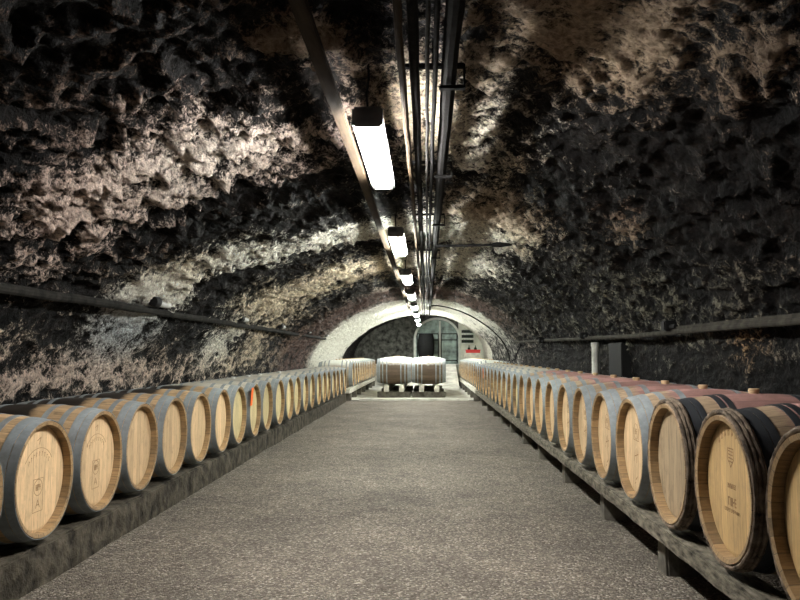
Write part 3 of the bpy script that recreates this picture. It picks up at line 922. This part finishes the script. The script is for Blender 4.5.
# ------------------------------------------------------------------ lamps
def lamp_material(power, i):
    m, nt, b = new_mat(f'lamp_tube_glow_{i}')
    b.inputs['Base Color'].default_value = (.9, .9, .9, 1)
    b.inputs['Emission Color'].default_value = (1.0, 0.975, 0.93, 1) if i < 1 else (0.97, 1.0, 0.93, 1)
    b.inputs['Emission Strength'].default_value = power
    return m
for i, y in enumerate(LAMP_Y):
    L = 1.36
    pos = ['nearest', 'second nearest', 'third nearest', 'fourth nearest', 'fifth nearest', 'sixth nearest', 'seventh nearest', 'farthest'][i]
    t = empty('ceiling_light', f'glowing white tube light under the vault, {pos} of the lamp row', 'lamp', (-.28, y, EYE + 1.14), 0, 'tube lights under the vault')
    bm = bmesh.new(); box(bm, -.073, .073, -L / 2, L / 2, -.055, .0, .028); link('diffuser', bm, lamp_material(LAMP_POWER[i], i), t)
    bm = bmesh.new(); box(bm, -.072, .072, -L / 2 + .01, L / 2 - .01, .002, .045, .015); link('housing', bm, M['housing'], t)
    for s in (-1, 1):
        bm = bmesh.new(); box(bm, -.075, .075, s * (L / 2 + .015) - .014, s * (L / 2 + .015) + .014, -.05, .05, .01); link('end_cap', bm, M['cap'], t)
    bm = bmesh.new(); tube(bm, [(0, -L / 2, .045), (-.005, -L / 2 - .01, .12), (.004, -L / 2 + .01, .2), (0, -L / 2, .3)], .006, 8); link('cord', bm, M['conduit'], t)
    bm = bmesh.new(); tube(bm, [(0, L / 2 - .1, .045), (0, L / 2 - .1, .3)], .005, 8); link('hanger', bm, M['conduit'], t)

# ------------------------------------------------------------------ conduits, batten, clamps on the crown
def run(name, pts, r, mat, label, cat):
    bm = bmesh.new()
    P_ = []
    for a, b in zip(pts[:-1], pts[1:]):
        n = max(2, int(abs(b[1] - a[1]) / .35))
        for i in range(n):
            t_ = i / n
            P_.append((a[0] + (b[0] - a[0]) * t_ + random.uniform(-.003, .003), a[1] + (b[1] - a[1]) * t_, a[2] + (b[2] - a[2]) * t_ + random.uniform(-.004, .004)))
    P_.append(pts[-1])
    tube(bm, P_, r, 10)
    return tag(link(name, bm, mat), label, cat)
E = EYE
run('conduit', [(-.10, 1.5, E + 1.2), (-.10, 24, E + 1.2)], .016, M['tray'], 'brownish conduit along the crown, leftmost of the bundle', 'conduit')
run('conduit', [(-.048, 1.5, E + 1.235), (-.048, 24, E + 1.225)], .022, M['conduit'], 'thick dark conduit along the crown beside the brown one', 'conduit')
run('conduit', [(.008, 1.5, E + 1.2), (.008, 24, E + 1.2)], .009, M['conduit_pale'], 'thin pale conduit in the middle of the crown bundle', 'conduit')
run('conduit', [(.040, 1.5, E + 1.20), (.040, 24, E + 1.20)], .011, M['conduit'], 'dark conduit right of the thin pale one', 'conduit')
run('conduit', [(.105, 1.5, E + 1.222), (.105, 24, E + 1.22)], .034, M['conduit'], 'thickest black conduit of the crown bundle', 'conduit')
bm = bmesh.new(); box(bm, -.455, -.398, 1.5, 19.5, E + 1.165, E + 1.2, .004); roughen(bm, .4, .003, 2)
tag(link('cable_batten', bm, M['tray'], smooth=False), 'long flat brown batten along the crown left of the lamps', 'batten')
for i, y in enumerate([3.3, 5.0, 6.9, 9.3, 12.2, 15.5, 19.0]):
    bm = bmesh.new(); box(bm, -.125, .175, y - .02, y + .02, E + 1.268, E + 1.285, .004)
    box(bm, .06, .175, y - .02, y + .02, E + 1.17, E + 1.184, .004)
    box(bm, .168, .176, y - .02, y + .02, E + 1.17, E + 1.28)
    box(bm, .03, .045, y - .01, y + .01, E + 1.27, E + 1.4)
    tag(link('pipe_clamp', bm, M['conduit'], smooth=False), f'black clamp holding the crown conduits, {ords[i]} from the camera', 'clamp', 'clamps on the crown conduits')
bm = bmesh.new(); tube(bm, [(.1, 8.2, E + 1.17), (.5, 8.2, E + 1.175), (.78, 8.2, E + 1.18)], .014, 8); tube(bm, [(.72, 8.2, E + 1.18), (.8, 8.2, E + 1.18), (.93, 8.2, E + 1.18)], [.022, .03, .012], 8)
tag(link('iron_bar', bm, M['conduit']), 'short black iron bar sticking out right from the crown conduits', 'bar')

# ------------------------------------------------------------------ pipes along the side walls
run('wall_pipe', [(-2.55, 1.5, E + .40), (-2.56, 8, E + .40), (-2.56, 19.2, E + .385)], .034, M['dark_pipe'], 'long dark mouldy pipe along the left wall above the barrels', 'pipe')
for i, (y, pl) in enumerate([(6.95, 'nearest'), (10.2, 'second'), (13.0, 'third'), (16.0, 'fourth'), (18.9, 'farthest')]):
    t = empty('wall_lamp', f'unlit spot lamp on top of the left wall pipe, {pl} one', 'lamp', (-2.5, y, E + .47), 0, 'unlit lamps on the left wall pipe')
    bm = bmesh.new(); rings = lathe(bm, [(-.09, .02), (-.09, .045), (0, .055), (.02, .05), (.02, .02)], 20, 'y', (0, 0, .01)); cap(bm, rings[0]); cap(bm, rings[-1]); link('lamp_cap', bm, M['darkbox'], t)
    bm = bmesh.new(); rings = lathe(bm, [(.02, .03), (.1, .033), (.34, .03), (.36, .012)], 16, 'y', (0, 0, 0)); cap(bm, rings[0]); cap(bm, rings[-1]); link('glass_tube', bm, M['housing'], t)
run('wall_pipe', [(2.12, 2.5, E + .195), (2.14, 7.8, E + .185), (2.17, 18.6, E + .29)], .024, M['wallpipe'], 'long pipe along the right wall above the barrels', 'pipe')
bm = bmesh.new(); box(bm, 2.12, 2.3, 2.5, 6.6, E + .205, E + .235, .004); roughen(bm, .3, .004, 8)
tag(link('wall_ledge', bm, M['wallpipe'], smooth=False), 'flat mouldy ledge board on the right wall behind the pipe', 'ledge')
for i, (y, pl, s) in enumerate([(6.7, 'nearest', .055), (10.3, 'second', .045), (14.0, 'third', .05)]):
    bm = bmesh.new(); box(bm, 2.06, 2.17, y - s, y + s, E + .2, E + .29, .012)
    rings = lathe(bm, [(y - s - .12, .02), (y - s, .022)], 10, 'y', (2.12, 0, E + .235)); cap(bm, rings[0]); cap(bm, rings[-1])
    tag(link('junction_box', bm, M['darkbox'], smooth=False), f'black junction box on the right wall pipe, {pl} one', 'box', 'junction boxes on the right pipe')
# white drain pipe and dark recess on the right wall
bm = bmesh.new(); rings = lathe(bm, [(EYE - .35, .045), (EYE + .10, .045), (EYE + .10, .052), (EYE + .15, .052)], 20, 'z', (2.2, 10.0, 0)); cap(bm, rings[0]); cap(bm, rings[-1])
tag(link('drain_pipe', bm, M['white_pipe']), 'short upright white plastic pipe against the right wall', 'pipe')
bm = bmesh.new(); box(bm, 2.22, 2.36, 8.75, 9.35, EYE - .3, EYE + .13, .01)  # dark box put in for the dark inside of a niche
tag(link('wall_recess', bm, M['darkbox'], smooth=False), 'dark square hatch in the right wall beside the white pipe', 'recess')
run('hose', [(2.06, 16.6, E + .2), (2.07, 17.2, E + .08), (2.09, 18.0, E - .12), (2.12, 18.8, E - .16)], .018, M['conduit'], 'black hose sloping down the far right wall', 'hose')
# cable following the far vault
pts = []
us_ = np.linspace(ARC[8] + .1, ARC[14], 26)
pa = prof_at(us_)
for (x, h) in pa: pts.append((-0.2 + (x + .2) * .96, 20.6, E + h * .93))
bm = bmesh.new(); tube(bm, pts, .018, 8)
tag(link('arch_cable', bm, M['conduit']), 'black cable curving over the far vault down to the right wall', 'cable')

# ------------------------------------------------------------------ tags, crate, shelf
def paper_tag(name, loc, sx, sz, mat, label, rx=0.0):
    bm = bmesh.new(); box(bm, -.0015, .0015, -sx / 2, sx / 2, -sz / 2, sz / 2)
    for v in bm.verts: v.co.y += v.co.z * .35
    roughen(bm, .03, .002, 4)
    o = link(name, bm, mat, smooth=False); o.location = loc; o.rotation_euler = (rx, 0, 0)
    return tag(o, label, 'tag')
paper_tag('paper_tag', (-1.985, LY[8] - .28 + .02, .203 + .343 + .17), .09, .2, M['orange'], 'orange paper tag hanging on a left row barrel rim')
paper_tag('paper_tag', (1.19, 16.0, .29 + .352 + .16), .1, .2, M['orange'], 'small red tag on a far right row barrel rim')

t = empty('bottle_shelf', 'three-tier wall shelf right of the arched door', 'shelf', (1.68, 30.88, 0))
for k_, z in enumerate((1.62, 1.82, 2.02)):
    bm = bmesh.new(); box(bm, -.26 + .03 * k_ * 0, .26, -.2, 0, z, z + .025, .003); link('shelf_board', bm, M['stone_trim'], t, smooth=False)
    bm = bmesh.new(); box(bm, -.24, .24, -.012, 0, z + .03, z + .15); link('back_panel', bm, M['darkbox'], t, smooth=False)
proto_b = None
n_b = 0
for z, nm in ((1.645, 'lowest'), (1.845, 'middle'), (2.045, 'top')):
    for j in range(4):
        if proto_b is None:
            bm = bmesh.new(); rings = lathe(bm, [(0, .03), (0, .037), (.085, .037), (.105, .014), (.135, .013), (.137, .009)], 14, 'z'); cap(bm, rings[0]); cap(bm, rings[-1])
            proto_b = link('bottle', bm, M['bottle']); o = proto_b
        else:
            o = proto_b.copy(); C.objects.link(o)
        o.location = (1.68 - .17 + .115 * j, 30.78, z + .001)
        tag(o, f'small dark bottle on the {nm} board of the wall shelf, {["leftmost", "second from left", "second from right", "rightmost"][j]}', 'bottle', 'bottles on the wall shelf')
# red crate with two bottles on a low rack on the landing
bm = bmesh.new(); box(bm, 1.5, 2.12, 29.6, 30.1, .8, 1.24, .01)
tag(link('rack', bm, M['pale_rail'], smooth=False), 'pale low rack carrying the red crate beside the door', 'rack')
t = empty('crate', 'red plastic crate on the pale rack right of the door', 'crate', (1.83, 29.85, 1.241))
bm = bmesh.new()
for a in ((-.27, .27, -.2, -.18), (-.27, .27, .18, .2), (-.27, -.25, -.18, .18), (.25, .27, -.18, .18)): box(bm, a[0], a[1], a[2], a[3], 0, .12)
box(bm, -.25, .25, -.18, .18, 0, .02)
link('crate_body', bm, M['red'], t, smooth=False)
bm = bmesh.new(); box(bm, -.29, .29, -.22, -.2, .1, .13); box(bm, -.29, .29, .2, .22, .1, .13); link('crate_rim', bm, M['red'], t, smooth=False)
for j, xx in enumerate((1.68, 1.93)):
    o = proto_b.copy(); C.objects.link(o); o.location = (xx, 29.85, 1.263); o.scale = (1.5, 1.5, 2.0)
    tag(o, f'dark bottle standing in the red crate, {["left", "right"][j]} one', 'bottle', 'bottles in the red crate')
